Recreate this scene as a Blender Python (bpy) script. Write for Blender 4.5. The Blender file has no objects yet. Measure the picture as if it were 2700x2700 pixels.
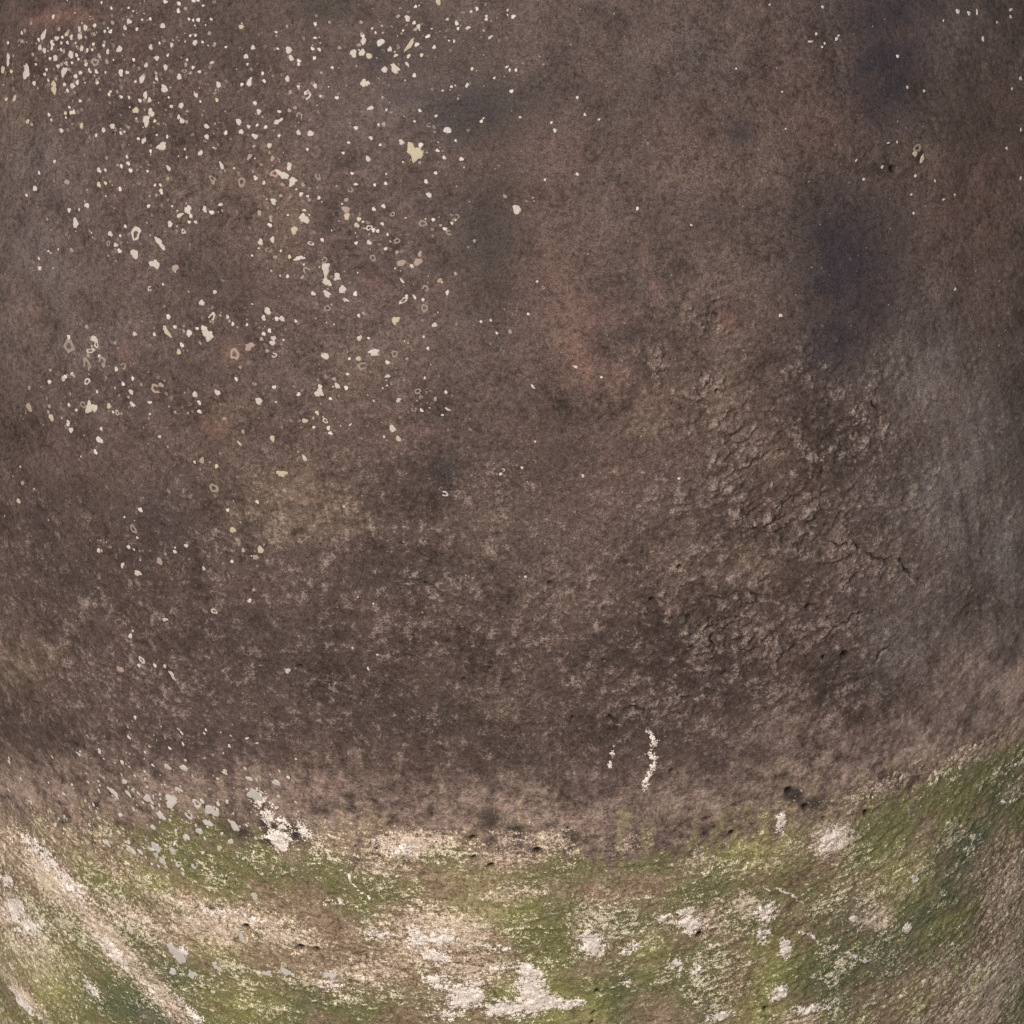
import bpy, math, random
import numpy as np
from mathutils import Vector, Matrix

random.seed(7)
rng = np.random.default_rng(11)
K = 0.1183e-3                      # metres of jar surface for one photograph pixel (jar about 0.4 m across)
ZB = 0.375                         # height of the widest belly line above the ground

# ------------------------------------------------------------------ camera, light, exposure
sc = bpy.context.scene
ELEV = math.radians(45.0)
DIST = 3.40
TARGET = Vector((0.0, 0.0, ZB - 500 * K))
FOV = 2 * math.atan(0.160 / 3.215)
cam_data = bpy.data.cameras.new('camera')
cam = bpy.data.objects.new('camera', cam_data)
sc.collection.objects.link(cam)
CAM = TARGET + Vector((0.0, -math.cos(ELEV), math.sin(ELEV))) * DIST
cam.location = CAM
cam.rotation_euler = (math.pi / 2 - ELEV, 0.0, 0.0)
cam_data.sensor_fit = 'AUTO'
cam_data.angle = FOV
cam_data.clip_start = 0.05
cam_data.clip_end = 500.0
sc.camera = cam

world = bpy.data.worlds.new('World')
sc.world = world
world.use_nodes = True
wn = world.node_tree.nodes
wl = world.node_tree.links
wn.clear()
sky = wn.new('ShaderNodeTexSky')
sky.sky_type = 'NISHITA'
sky.sun_disc = False
SUN_EL, SUN_AZ = math.radians(51.0), math.radians(-158.0)   # from behind the camera's left shoulder, high
sky.sun_elevation = SUN_EL
sky.sun_rotation = SUN_AZ
sky.dust_density = 4.0
sky.air_density = 1.0
sky.ozone_density = 0.6
bg = wn.new('ShaderNodeBackground')
bg.inputs['Strength'].default_value = 0.085
wo = wn.new('ShaderNodeOutputWorld')
wl.new(sky.outputs[0], bg.inputs['Color'])
wl.new(bg.outputs[0], wo.inputs['Surface'])

sun_data = bpy.data.lights.new('sun', 'SUN')
sun_data.energy = 2.2
sun_data.angle = math.radians(7.0)
sun_data.color = (1.0, 0.95, 0.89)
sun = bpy.data.objects.new('sun', sun_data)
sc.collection.objects.link(sun)
sd = Vector((math.cos(SUN_EL) * math.sin(SUN_AZ), math.cos(SUN_EL) * math.cos(SUN_AZ), math.sin(SUN_EL)))
sun.rotation_euler = sd.to_track_quat('Z', 'Y').to_euler()

sc.cycles.max_bounces = 3
sc.cycles.diffuse_bounces = 2
sc.cycles.glossy_bounces = 1
sc.view_settings.view_transform = 'Standard'
sc.view_settings.look = 'None'
sc.view_settings.exposure = 0.0
sc.view_settings.gamma = 1.0
sc.view_settings.use_curve_mapping = False

# ------------------------------------------------------------------ helpers
def link(o, parent=None):
    sc.collection.objects.link(o)
    if parent is not None:
        o.parent = parent
    return o

def new_mat(name):
    m = bpy.data.materials.new(name)
    m.use_nodes = True
    nt = m.node_tree
    nt.nodes.clear()
    out = nt.nodes.new('ShaderNodeOutputMaterial')
    b = nt.nodes.new('ShaderNodeBsdfPrincipled')
    nt.links.new(b.outputs[0], out.inputs['Surface'])
    return m, nt, b

def nnoise(nt, coord, scale, detail=3.0, rough=0.6):
    n = nt.nodes.new('ShaderNodeTexNoise')
    n.inputs['Scale'].default_value = scale
    n.inputs['Detail'].default_value = detail
    n.inputs['Roughness'].default_value = rough
    nt.links.new(coord, n.inputs['Vector'])
    return n.outputs['Fac']

def nmath(nt, op, a, b=None, c=None, clamp=False):
    n = nt.nodes.new('ShaderNodeMath')
    n.operation = op
    n.use_clamp = clamp
    for i, v in enumerate((a, b, c)):
        if v is None:
            continue
        if isinstance(v, (int, float)):
            n.inputs[i].default_value = v
        else:
            nt.links.new(v, n.inputs[i])
    return n.outputs[0]

def nmap(nt, v, a, b, c, d):
    n = nt.nodes.new('ShaderNodeMapRange')
    n.inputs[1].default_value = a
    n.inputs[2].default_value = b
    n.inputs[3].default_value = c
    n.inputs[4].default_value = d
    nt.links.new(v, n.inputs[0])
    return n.outputs[0]

def nmix(nt, fac, a, b, blend='MIX'):
    n = nt.nodes.new('ShaderNodeMix')
    n.data_type = 'RGBA'
    n.blend_type = blend
    n.clamp_factor = True
    if isinstance(fac, (int, float)):
        n.inputs[0].default_value = fac
    else:
        nt.links.new(fac, n.inputs[0])
    for sock, v in ((n.inputs[6], a), (n.inputs[7], b)):
        if isinstance(v, tuple):
            sock.default_value = (*v, 1.0)
        else:
            nt.links.new(v, sock)
    return n.outputs[2]

def _hash(ix, iy, seed):
    h = (ix.astype(np.uint32) * np.uint32(374761393)) ^ (iy.astype(np.uint32) * np.uint32(668265263)) ^ np.uint32((seed * 2246822519) & 0xffffffff)
    h ^= h >> np.uint32(15); h *= np.uint32(2246822519)
    h ^= h >> np.uint32(13); h *= np.uint32(3266489917)
    h ^= h >> np.uint32(16)
    return h

_ang = np.arange(256) * (2 * math.pi / 256)
GX, GY = np.cos(_ang).astype(np.float32), np.sin(_ang).astype(np.float32)

def gnoise(x, y, seed):
    fx, fy = np.floor(x), np.floor(y)
    ix, iy = fx.astype(np.int64), fy.astype(np.int64)
    dx, dy = (x - fx).astype(np.float32), (y - fy).astype(np.float32)
    ux = dx * dx * dx * (dx * (dx * 6 - 15) + 10)
    uy = dy * dy * dy * (dy * (dy * 6 - 15) + 10)
    def corner(cx, cy):
        g = _hash(ix + cx, iy + cy, seed) & np.uint32(255)
        return GX[g] * (dx - cx) + GY[g] * (dy - cy)
    a = corner(0, 0); b = corner(1, 0); c = corner(0, 1); d = corner(1, 1)
    p = a + ux * (b - a)
    q = c + ux * (d - c)
    return (p + uy * (q - p)) * 1.5

def fbm(x, y, size, seed, octaves=4, gain=0.55):
    """noise whose largest features are about `size` (same unit as x, y); about -1..1"""
    s = np.zeros(np.shape(x), np.float32); amp = 1.0; tot = 0.0
    f = 1.0 / size
    for o in range(octaves):
        s += amp * gnoise(x * f + 17.3 * o, y * f - 9.1 * o, seed * 13 + o)
        tot += amp * amp
        amp *= gain; f *= 2.03
    return s / math.sqrt(tot) * 1.35

def sstep(a, b, x):
    t = np.clip((x - a) / (b - a), 0, 1)
    return t * t * (3 - 2 * t)

# ------------------------------------------------------------------ jar profile
def radius(h):                       # h and result in photograph pixels, h = 0 at the belly line
    h = np.asarray(h, float)
    up = 1800 * np.sqrt(np.clip(1 - (np.clip(h, 0, 2599) / 2620.0) ** 2, 0, 1))
    dn = 1800 - 330 * (np.clip(-h, 0, None) / 2900.0) ** 1.45
    return np.where(h >= 0, up, dn)

H_TOP, H_FOOT = 2440.0, -2980.0

def pix_to_surface(px, py):
    """photograph pixel -> (theta, h): where its ray meets the jar wall"""
    px = np.atleast_1d(np.asarray(px, float)); py = np.atleast_1d(np.asarray(py, float))
    t = math.tan(FOV / 2)
    cx = (px - 1350) / 1350 * t; cy = -(py - 1350) / 1350 * t
    right = np.array((1.0, 0, 0)); up = np.array((0, math.sin(ELEV), math.cos(ELEV))); fw = np.array((0, math.cos(ELEV), -math.sin(ELEV)))
    d = fw[None] + cx[:, None] * right + cy[:, None] * up
    ts = np.linspace(DIST - 0.50, DIST + 0.30, 1600)
    P = np.array(CAM)[None, None] + d[:, None, :] * ts[None, :, None]
    hh = (P[..., 2] - ZB) / K
    f = np.hypot(P[..., 0], P[..., 1]) / K - radius(np.clip(hh, H_FOOT, H_TOP))
    ins = f < 0
    i = np.where(ins.any(1), ins.argmax(1), np.abs(f).argmin(1))
    i = np.clip(i, 1, len(ts) - 1)
    n = np.arange(len(i))
    f0, f1 = f[n, i - 1], f[n, i]
    w = np.clip(f0 / np.where(np.abs(f0 - f1) < 1e-9, 1e-9, f0 - f1), 0, 1)
    Q = P[n, i - 1] * (1 - w)[:, None] + P[n, i] * w[:, None]
    return np.arctan2(Q[:, 0], -Q[:, 1]), (Q[:, 2] - ZB) / K

# ------------------------------------------------------------------ dense lathe grid
N_D, N_B = 1080, 70
q = np.linspace(-1, 1, N_D)
th_d = np.radians(84) * (0.80 * q + 0.20 * q ** 3)
th_b = np.linspace(th_d[-1], 2 * math.pi + th_d[0], N_B + 2)[1:-1]
TH = np.concatenate([th_d, th_b])
hs = np.linspace(H_FOOT, H_TOP, 6000)
rs = radius(hs)
ds = np.hypot(np.diff(hs), np.diff(rs))
dens = np.where((hs > -1900) & (hs < 2330), 1.0, 0.12)[:-1]
nyv = np.abs(np.diff(rs) * math.sin(ELEV) - np.diff(hs) * math.cos(ELEV)) / ds     # facing the camera: finer rows
cum = np.concatenate([[0], np.cumsum(ds * dens * (0.45 + 0.55 * nyv))])
N_R = 1000
HR = np.interp(np.linspace(0, cum[-1], N_R), cum, hs)
RR = radius(HR)
arc = np.interp(HR, hs, np.concatenate([[0], np.cumsum(ds)]))
conf = np.concatenate([[0], np.cumsum(ds / (0.5 * (rs[1:] + rs[:-1])))]) * 1600
V1 = np.interp(HR, hs, conf)                    # conformal height: noise keeps round on the shoulder
TT, HH = np.meshgrid(TH, HR)
TTc = np.where(TT > math.pi, TT - 2 * math.pi, TT)
U = TTc * 1600.0
V = np.repeat(V1[:, None], len(TH), 1)
RG = np.repeat(RR[:, None], len(TH), 1)
X0 = np.stack([RG * np.sin(TT), -RG * np.cos(TT), HH], -1)        # in pixels
dr = np.gradient(RR, arc); dh = np.gradient(HR, arc)
NRM = np.stack([np.sin(TT) * dh[:, None], -np.cos(TT) * dh[:, None], np.repeat(-dr[:, None], len(TH), 1)], -1)
SH = TT.shape

def surf_point(th, h):
    r = radius(h)
    return np.stack([r * np.sin(th), -r * np.cos(th), np.asarray(h, float) + 0 * r], -1)

def window(P, rad):
    """row and column slices of the grid round 3D point P (pixels)"""
    h = P[2]; r = max(float(radius(h)), 300.0); th = math.atan2(P[0], -P[1])
    r0 = np.searchsorted(HR, h - rad); r1 = np.searchsorted(HR, h + rad) + 1
    dth = min(rad / r * 1.3, 1.4)
    c0 = np.searchsorted(th_d, th - dth); c1 = np.searchsorted(th_d, th + dth) + 1
    return slice(max(r0, 0), min(r1, N_R)), slice(max(c0, 0), min(c1, N_D))

def stamp(field, px, py, rx, ry, ang=0.0, amt=1.0, hard=None, op='max'):
    """lay a soft elliptical stain on the wall; its axes are carried from the photograph to the wall"""
    ca, sa = math.cos(math.radians(ang)), -math.sin(math.radians(ang))
    e = 12.0
    th, h = pix_to_surface([px, px + ca * e, px - sa * e], [py, py + sa * e, py + ca * e])
    P, A, B = surf_point(th, h)
    a = (A - P) / e * rx; b = (B - P) / e * ry
    la, lb = np.linalg.norm(a), np.linalg.norm(b)
    lim = 3.0 * max(rx, ry) * 2.2
    a *= min(1, 3.0 * rx / la); b *= min(1, 3.0 * ry / lb)
    M = np.linalg.pinv(np.stack([a, b], 1))
    rad = 3.2 * max(np.linalg.norm(a), np.linalg.norm(b))
    sl = window(P, rad)
    D = X0[sl] - P
    uv = D @ M.T
    d2 = (uv ** 2).sum(-1)
    w = amt * np.clip(np.exp(-d2 * 1.2) - 0.004, 0, None)
    if op == 'max':
        field[sl] = np.maximum(field[sl], w)
    else:
        field[sl] += w
    return sl

srnd = random.Random(3)
def stroke(field, pts, wid, amt=1.0):
    raw = list(pts); pts = [raw[0]]
    for (xa, ya), (xb, yb) in zip(raw[:-1], raw[1:]):
        for k in (1, 2, 3):
            j = 0.0 if k == 3 else 0.16 * math.hypot(xb - xa, yb - ya)
            pts.append((xa + (xb - xa) * k / 3 + srnd.uniform(-j, j), ya + (yb - ya) * k / 3 + srnd.uniform(-j, j)))
    pts = np.array(pts, float)
    th, h = pix_to_surface(pts[:, 0], pts[:, 1])
    P = surf_point(th, h)
    for p0, p1 in zip(P[:-1], P[1:]):
        c = 0.5 * (p0 + p1); L = np.linalg.norm(p1 - p0)
        sl = window(c, L / 2 + 4 * wid)
        D = X0[sl] - p0; ax = (p1 - p0) / max(L, 1e-6)
        t = np.clip(D @ ax, 0, L)
        d = np.linalg.norm(D - t[..., None] * ax, axis=-1)
        field[sl] = np.maximum(field[sl], amt * np.exp(-(d / wid) ** 2))

def Z():
    return np.zeros(SH, np.float32)

# ------------------------------------------------------------------ noises (pixel units on the wall)
n_big = fbm(U, V, 420, 1, 4)
n_mid = fbm(U, V, 130, 2, 4)
n_fine = fbm(U, V, 34, 3, 4, 0.7)
n_tiny = fbm(U, V, 14, 4, 2, 0.8)
wx = U + 40 * n_mid; wy = V + 40 * fbm(U, V, 130, 5, 3)
n_warp = fbm(wx, wy, 70, 6, 4, 0.65)
n_lat = fbm(U, V * 3.2 + 0.10 * U, 70, 7, 4, 0.75)           # drawn out along the turning lines
n_lat2 = fbm(U + 60 * n_mid, V * 4.5, 55, 8, 3, 0.8)
n_run = fbm(U * 3.0, V * 0.55, 90, 9, 3, 0.6)                  # runs down the wall
n_edge = fbm(U, V, 150, 10, 5, 0.65)
n_red = fbm(U, V, 300, 21, 4); n_cool = fbm(U, V, 340, 22, 4)

# ------------------------------------------------------------------ stain fields, some with light and shade painted in
# where the dark upper coat ends: traced along its lower edge
bpx = np.array([-250, 0, 200, 450, 700, 950, 1250, 1500, 1750, 1950, 2150, 2350, 2550, 2700, 2950])
bpy_ = np.array([1990, 2085, 2130, 2130, 2150, 2160, 2180, 2195, 2190, 2150, 2090, 2030, 1945, 1875, 1750])
bth, bh = pix_to_surface(bpx, bpy_)
edge_h = np.interp(TTc, bth, bh)
below = (edge_h - HH) / 1.0                                      # positive under the edge, in pixels of height
low = sstep(-70, 170, below + 105 * n_edge + 85 * n_run + 40 * n_fine)
band = np.exp(-((below + 45 + 60 * n_edge + 70 * n_run) / 125.0) ** 2)

tone = Z(); red = Z(); blue = Z(); tan = Z(); green = Z(); olive = Z(); teal = Z(); pale = Z(); white = Z(); dark = Z(); rough = Z(); pit = Z(); pink = Z(); grey = Z()

for a in ((2235, 700, 175, 215, 0, .95), (2205, 880, 110, 140, 0, .75), (2290, 600, 120, 120, 0, .7), (2340, 190, 100, 160, -20, .9), (2330, 40, 150, 100, 0, .8),
          (2450, 20, 120, 60, 0, .5), (1240, 300, 140, 75, 15, .75), (1180, 270, 70, 40, 0, .4), (1420, 250, 70, 60, 0, .25), (1168, 1250, 40, 46, 0, .7),
          (1000, 150, 45, 50, 0, .6), (1950, 350, 45, 55, 0, .55), (1290, 620, 70, 120, 0, .35), (380, 1360, 140, 90, 0, .35), (2450, 870, 60, 60, 0, .5),
          (2680, 1200, 60, 160, 0, .3), (560, 1960, 200, 60, 0, .25), (1080, 260, 160, 40, 0, .3), (1010, 1480, 70, 60, 0, .3), (2380, 1640, 100, 90, 0, .25)):
    stamp(blue, *a)
for a in ((1290, 640, 110, 190, 0, .55), (850, 20, 120, 60, 0, .55), (1330, 480, 90, 120, 0, .4), (1310, 760, 70, 50, 0, .5), (2000, 1350, 60, 110, 0, .45),
          (1180, 560, 60, 60, 0, .3), (300, 1480, 240, 120, 10, .4), (1100, 1520, 300, 40, 8, .5), (720, 1750, 260, 130, 0, .35), (1050, 1900, 300, 110, 0, .4), (2120, 1480, 70, 90, 0, .45),
          (1660, 1690, 260, 120, 0, .25), (1430, 1620, 40, 90, 0, .35), (1640, 1930, 180, 70, 0, .4), (2200, 1200, 90, 100, 0, .35), (1200, 100, 240, 90, 0, .3),
          (1000, 130, 60, 60, 0, .4), (620, 90, 330, 110, 0, .35), (1700, 260, 330, 220, 0, .24), (1650, 560, 220, 160, 0, .15), (2450, 420, 200, 160, 0, .15), (1130, 120, 260, 120, 0, .4), (1330, 330, 160, 150, 0, .4), (1290, 700, 150, 200, 0, .35), (1640, 60, 260, 90, 0, .25), (2560, 330, 160, 150, 0, .3), (1450, 1180, 160, 160, 0, .3), (1080, 1250, 120, 60, 0, .3), (520, 330, 220, 90, 0, .25), (620, 740, 150, 110, 0, .25), (240, 1300, 160, 70, 0, .3), (1900, 560, 160, 90, 0, .2), (1300, 2000, 300, 60, 0, .35), (620, 1650, 200, 60, 0, .3), (1740, 1950, 160, 80, 0, .35), (60, 1930, 90, 60, -20, .35), (1920, 1820, 160, 120, 0, .25), (1560, 430, 200, 160, 0, .12), (1440, 1250, 200, 130, 0, .3), (1900, 1180, 60, 90, 0, .25)):
    stamp(dark, *a)
for a in ((1518, 925, 20, 90, 0, .9), (1550, 990, 18, 80, 4, .9), (1488, 880, 15, 50, 0, .7), (1698, 690, 15, 60, 0, .5), (1735, 760, 14, 50, 0, .6), (1600, 1060, 16, 80, 0, .5), (1440, 820, 15, 80, 0, .4), (140, 45, 120, 30, 3, .9), (1530, 960, 50, 80, 0, .6), (1500, 1010, 40, 40, 0, .5), (1915, 850, 24, 44, 0, 1.), (1560, 860, 26, 46, 0, .8), (1475, 890, 26, 30, 0, .4), (1720, 745, 14, 26, 0, .8),
          (610, 930, 36, 32, 0, .7), (640, 960, 30, 20, 0, .5), (980, 745, 40, 30, 0, .6), (330, 930, 20, 34, 0, .6), (630, 480, 60, 30, 0, .4), (700, 430, 60, 60, 0, .3), (560, 1130, 50, 40, 0, .45), (1740, 1060, 50, 60, 0, .4),
          (2620, 450, 100, 240, 0, .4), (1450, 660, 90, 180, 0, .3), (1480, 560, 120, 100, 0, .2), (1640, 1020, 90, 120, 0, .4), (1560, 1280, 150, 120, 0, .3), (2010, 1340, 60, 70, 0, .4),
          (1760, 300, 200, 180, 0, .2), (2200, 330, 120, 90, 0, .25), (1470, 1690, 20, 12, 15, .8), (1770, 1605, 22, 12, 10, .6), (2650, 720, 60, 120, 0, .3), (1620, 830, 60, 60, 0, .3), (1480, 760, 140, 260, 0, .35), (1420, 430, 200, 160, 0, .22), (1500, 1150, 220, 120, 0, .3), (2480, 560, 120, 120, 0, .25), (1150, 760, 120, 60, 0, .25), (1060, 1130, 120, 60, 0, .25), (520, 1180, 120, 60, 0, .2), (780, 620, 120, 100, 0, .2)):
    stamp(red, *a)
for a in ((1900, 1080, 130, 180, 0, .55), (1980, 1480, 90, 70, 0, .6), (2030, 1200, 50, 60, 0, .6), (780, 1340, 190, 110, -8, .65), (900, 1290, 90, 80, 0, .4), (1700, 1110, 70, 80, 0, .5), (1840, 420, 120, 130, 0, .25), (2000, 480, 90, 70, 0, .2),
          (1480, 890, 30, 30, 0, .45), (40, 1740, 110, 120, 0, .5), (30, 270, 60, 80, 0, .4), (700, 600, 160, 140, 0, .25), (2440, 400, 70, 60, 0, .45), (1350, 1400, 200, 130, 0, .25), (1800, 1480, 120, 120, 0, .3), (1180, 1500, 160, 60, 0, .2),
          (1480, 1560, 200, 100, 0, .22), (2380, 1620, 80, 60, 0, .25), (1300, 1870, 60, 60, 0, .3), (2180, 1450, 120, 60, 0, .35), (1560, 560, 120, 160, 0, .18), (620, 1090, 110, 60, 0, .3), (520, 470, 200, 120, 0, .2), (60, 830, 60, 40, 0, .3), (1900, 750, 160, 100, 0, .25), (930, 1010, 180, 150, 0, .2)):
    stamp(tan, *a)
for a in ((60, 720, 220, 260, 0, .42), (150, 880, 240, 160, 0, .35), (90, 420, 160, 120, 0, .35), (2540, 1250, 160, 360, -6, .85), (2460, 1000, 150, 200, 0, .6), (2640, 1450, 120, 260, 0, .7), (2420, 1680, 150, 180, 0, .85), (2620, 1700, 120, 140, 0, .6), (2500, 1900, 200, 70, 25, .4),
          (1000, 290, 110, 60, 0, .3), (1760, 160, 180, 120, 15, .25), (2480, 60, 150, 80, 0, .3), (1400, 1420, 250, 120, 0, .12), (2300, 1000, 120, 90, 0, .25), (1640, 700, 130, 150, 0, .1), (2330, 1330, 120, 120, 0, .3), (2640, 950, 80, 120, 0, .3)):
    stamp(grey, *a)  # grey wear patches and streaks, plus the sides' pale sheen painted in as colour
for a in ((2100, 1300, 330, 420, 0, 1.), (1800, 1060, 180, 200, 0, .9), (2000, 1700, 420, 220, 0, .8), (1500, 1550, 420, 200, 0, .35), (1250, 1500, 300, 100, 0, .4), (800, 1400, 300, 180, 0, .4), (1850, 840, 120, 120, 0, .6), (300, 1800, 360, 200, 0, .35), (1300, 1300, 200, 120, 0, .3)):
    stamp(rough, *a)

# lower part: algae, bare tan wall, crust
for a in ((560, 2240, 200, 110, -12, .9), (900, 2330, 180, 70, -8, .6), (420, 2180, 120, 50, 0, .6), (1450, 2430, 130, 130, 0, .8), (1480, 2300, 160, 60, 0, .45), (1750, 2230, 220, 90, 8, .75), (1880, 2380, 200, 80, 10, .7), (2330, 2180, 170, 100, 25, .65),
          (2560, 2080, 170, 60, 38, .75), (640, 2640, 240, 90, -10, .8), (240, 2560, 200, 160, -35, .7), (60, 2660, 120, 80, -30, .6), (1480, 2640, 250, 70, 5, .8), (1120, 2260, 90, 40, 0, .5), (1780, 2560, 200, 90, 0, .7), (2150, 2550, 190, 120, 15, .7), (2480, 2440, 120, 120, 45, .6),
          (2120, 2330, 140, 70, 15, .55), (930, 2660, 160, 60, 0, .6), (2680, 2130, 60, 140, 50, .6), (2680, 2640, 60, 80, 50, .4), (330, 2370, 160, 60, -25, .45), (100, 2420, 140, 60, -30, .5)):
    stamp(green, *a)
for a in ((120, 2580, 110, 90, -35, .9), (20, 2500, 60, 60, 0, .5), (1390, 2620, 150, 90, 0, .6), (1520, 2660, 120, 60, 0, .8), (2040, 2580, 60, 130, 5, .95), (2000, 2670, 110, 50, 0, .6), (2380, 2340, 90, 110, 20, .75), (2450, 2440, 100, 50, 25, .6), (1990, 2230, 110, 80, 10, .7), (1270, 2400, 140, 80, 0, .55), (620, 2640, 120, 60, 0, .6), (380, 2330, 200, 50, -18, .45),
          (2560, 2160, 80, 80, 40, .4), (1700, 2510, 60, 70, 0, .7), (1230, 2330, 110, 40, 0, .4), (560, 2480, 120, 50, -10, .4)):
    stamp(olive, *a)
for a in ((2540, 2260, 60, 190, -28, .9), (2420, 2420, 80, 70, 45, .85), (2270, 2430, 110, 60, 0, .7), (2330, 2520, 130, 70, 10, .6), (2180, 2600, 140, 80, 0, .55), (350, 2650, 180, 60, -20, .75), (420, 2560, 120, 60, -35, .5), (1640, 2640, 60, 90, 0, .5), (1650, 2440, 70, 60, 0, .4), (2230, 2190, 60, 60, 0, .2), (1860, 2670, 60, 50, 0, .4), (820, 2640, 60, 40, 0, .5), (2620, 2130, 50, 70, -30, .6), (2000, 2440, 60, 40, 0, .35)):
    stamp(teal, *a)
for a in ((1080, 2230, 120, 46, 4, .95), (1000, 2290, 110, 36, -12, .5), (1170, 2450, 160, 60, -8, .9), (1110, 2490, 100, 60, 0, .7), (1360, 2350, 120, 30, 8, .5), (150, 2330, 150, 50, -42, 1.0), (290, 2480, 150, 44, -50, 1.0), (420, 2620, 120, 40, -46, .8), (30, 2400, 70, 60, 0, .8), (60, 2620, 120, 28, -48, .8), (440, 2650, 150, 36, -45, .55), (480, 2380, 160, 36, -14, .6), (640, 2420, 140, 36, -10, .8),
          (760, 2470, 120, 40, -10, .7), (2195, 2215, 66, 52, 20, 1.), (2330, 2070, 200, 44, 25, .32), (2560, 1990, 160, 40, 32, .30), (1560, 2440, 70, 90, 0, .6), (1960, 2390, 60, 50, 0, .7), (2310, 2420, 60, 40, 10, .75), (2620, 2600, 130, 200, -30, .6), (2660, 2350, 70, 160, -25, .55), (2560, 2680, 120, 60, 0, .6), (80, 2500, 160, 90, -40, .55), (560, 2440, 160, 60, -12, .7), (350, 2420, 140, 50, -30, .6), (980, 2560, 120, 60, 0, .5), (1250, 2560, 140, 60, 0, .6), (1900, 2420, 120, 60, 0, .5), (1420, 2210, 140, 34, 0, .5), (1350, 2260, 120, 40, 0, .45),
          (2480, 2560, 60, 120, -30, .4), (0, 2240, 60, 90, -30, .5), (2100, 2690, 90, 40, 0, .5), (1790, 2420, 90, 30, 20, .5), (850, 2580, 120, 40, 0, .5), (1830, 2060, 30, 70, 0, .3), (830, 2190, 60, 40, 0, .3), (1840, 2280, 90, 30, 8, .35), (1660, 2210, 60, 60, 0, .3), (2680, 2080, 60, 20, 45, .5), (2000, 2290, 100, 24, 15, .35), (330, 2310, 110, 36, -25, .4), (1840, 2250, 30, 50, 0, .3)):
    stamp(pale, *a)
for a in ((735, 2200, 40, 46, 20, 1.1), (705, 2150, 26, 30, 0, .9), (680, 2110, 22, 26, 0, .9), (800, 2190, 20, 50, 30, .6), (1230, 2620, 60, 46, 20, 1.1), (1330, 2660, 70, 30, 0, .9), (1395, 2610, 46, 70, 0, 1.15), (1380, 2550, 36, 18, 0, .9), (1430, 2640, 60, 28, 0, .9), (1160, 2590, 60, 30, -10, .7), (1310, 2555, 46, 16, 10, .7), (1560, 2485, 40, 34, 0, .9), (1500, 2650, 60, 22, 10, .6),
          (2020, 2410, 34, 26, 30, .9), (2015, 2470, 24, 26, 0, 1.), (2070, 2500, 18, 30, 0, .9), (1820, 2440, 40, 24, 0, .9), (2390, 2445, 11, 14, 0, 1.3), (2250, 2420, 13, 8, 0, 1.1), (2410, 2315, 10, 10, 0, 1.2), (2050, 2620, 40, 30, 30, .7), (100, 2240, 100, 26, -45, .62), (190, 2335, 80, 24, -45, .62), (300, 2510, 100, 20, -50, .62), (400, 2610, 70, 16, -50, .5), (40, 2400, 36, 40, 0, .8), (1100, 2470, 40, 30, 0, .7), (1170, 2470, 60, 26, 0, .7), (1150, 2520, 60, 22, -10, .7), (2190, 2210, 46, 34, 20, .7),
          (20, 2330, 50, 30, -30, .55), (70, 2440, 60, 40, -20, .6), (250, 2610, 70, 20, -45, .45), (500, 2660, 80, 18, -45, .5), (560, 2400, 80, 20, -12, .5), (880, 2380, 60, 16, 0, .45), (1060, 2240, 60, 24, 0, .6), (1000, 2460, 60, 20, -10, .5), (1280, 2500, 80, 20, 0, .5), (480, 2510, 22, 24, 0, .9), (660, 2420, 60, 14, -20, .6), (1740, 2420, 40, 14, 25, .7), (1810, 2400, 30, 16, 15, .8), (1660, 2500, 36, 18, 30, .6), (1650, 2590, 26, 20, 0, .7), (1780, 2540, 40, 36, 0, .6), (1840, 2560, 30, 24, 0, .6), (2060, 2160, 16, 22, 0, .9), (2055, 2185, 16, 16, 0, .8), (410, 2240, 20, 12, 0, .5), (870, 2600, 50, 20, 0, .5), (60, 2640, 70, 16, -48, .8), (2140, 2660, 60, 20, 10, .5), (1170, 2680, 60, 16, 0, .5), (1900, 2680, 50, 16, 10, .6)):
    stamp(white, *a)
stroke(white, ((1617, 1968), (1613, 1990), (1608, 2019)), 7, .60)
stroke(white, ((1710, 1926), (1724, 1954), (1708, 1982), (1724, 2000), (1712, 2033), (1700, 2080)), 10, .54)
stroke(white, ((2095, 2460), (2140, 2465), (2170, 2495), (2230, 2510), (2260, 2525), (2296, 2532)), 5, .66)
stroke(white, ((2015, 2340), (2060, 2352), (2122, 2382)), 4, .62)
stroke(white, ((2650, 2040), (2700, 2010)), 8, .6)
stroke(white, ((2610, 2140), (2700, 2090)), 5, .6)
stroke(white, ((900, 2290), (940, 2340), (975, 2368)), 4, .7)
stroke(white, ((470, 2180), (455, 2230)), 5, .4)
for a in ((300, 2060, 300, 60, -8, .6), (30, 2080, 110, 80, -30, .9), (1300, 2120, 300, 70, 0, .6), (1500, 2160, 200, 60, 0, .6), (1750, 2120, 120, 80, 0, .6), (2150, 2010, 220, 60, 18, .6), (2450, 1960, 240, 60, 28, .7), (2680, 1840, 130, 110, 35, 1.), (2600, 1760, 140, 80, 30, .5), (1000, 2120, 200, 50, 0, .5), (2050, 1930, 140, 70, 10, .4), (850, 2250, 160, 50, -20, .4), (1340, 2060, 90, 50, 0, .4), (2600, 1930, 120, 50, 32, .5)):
    stamp(pink, *a)
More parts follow.
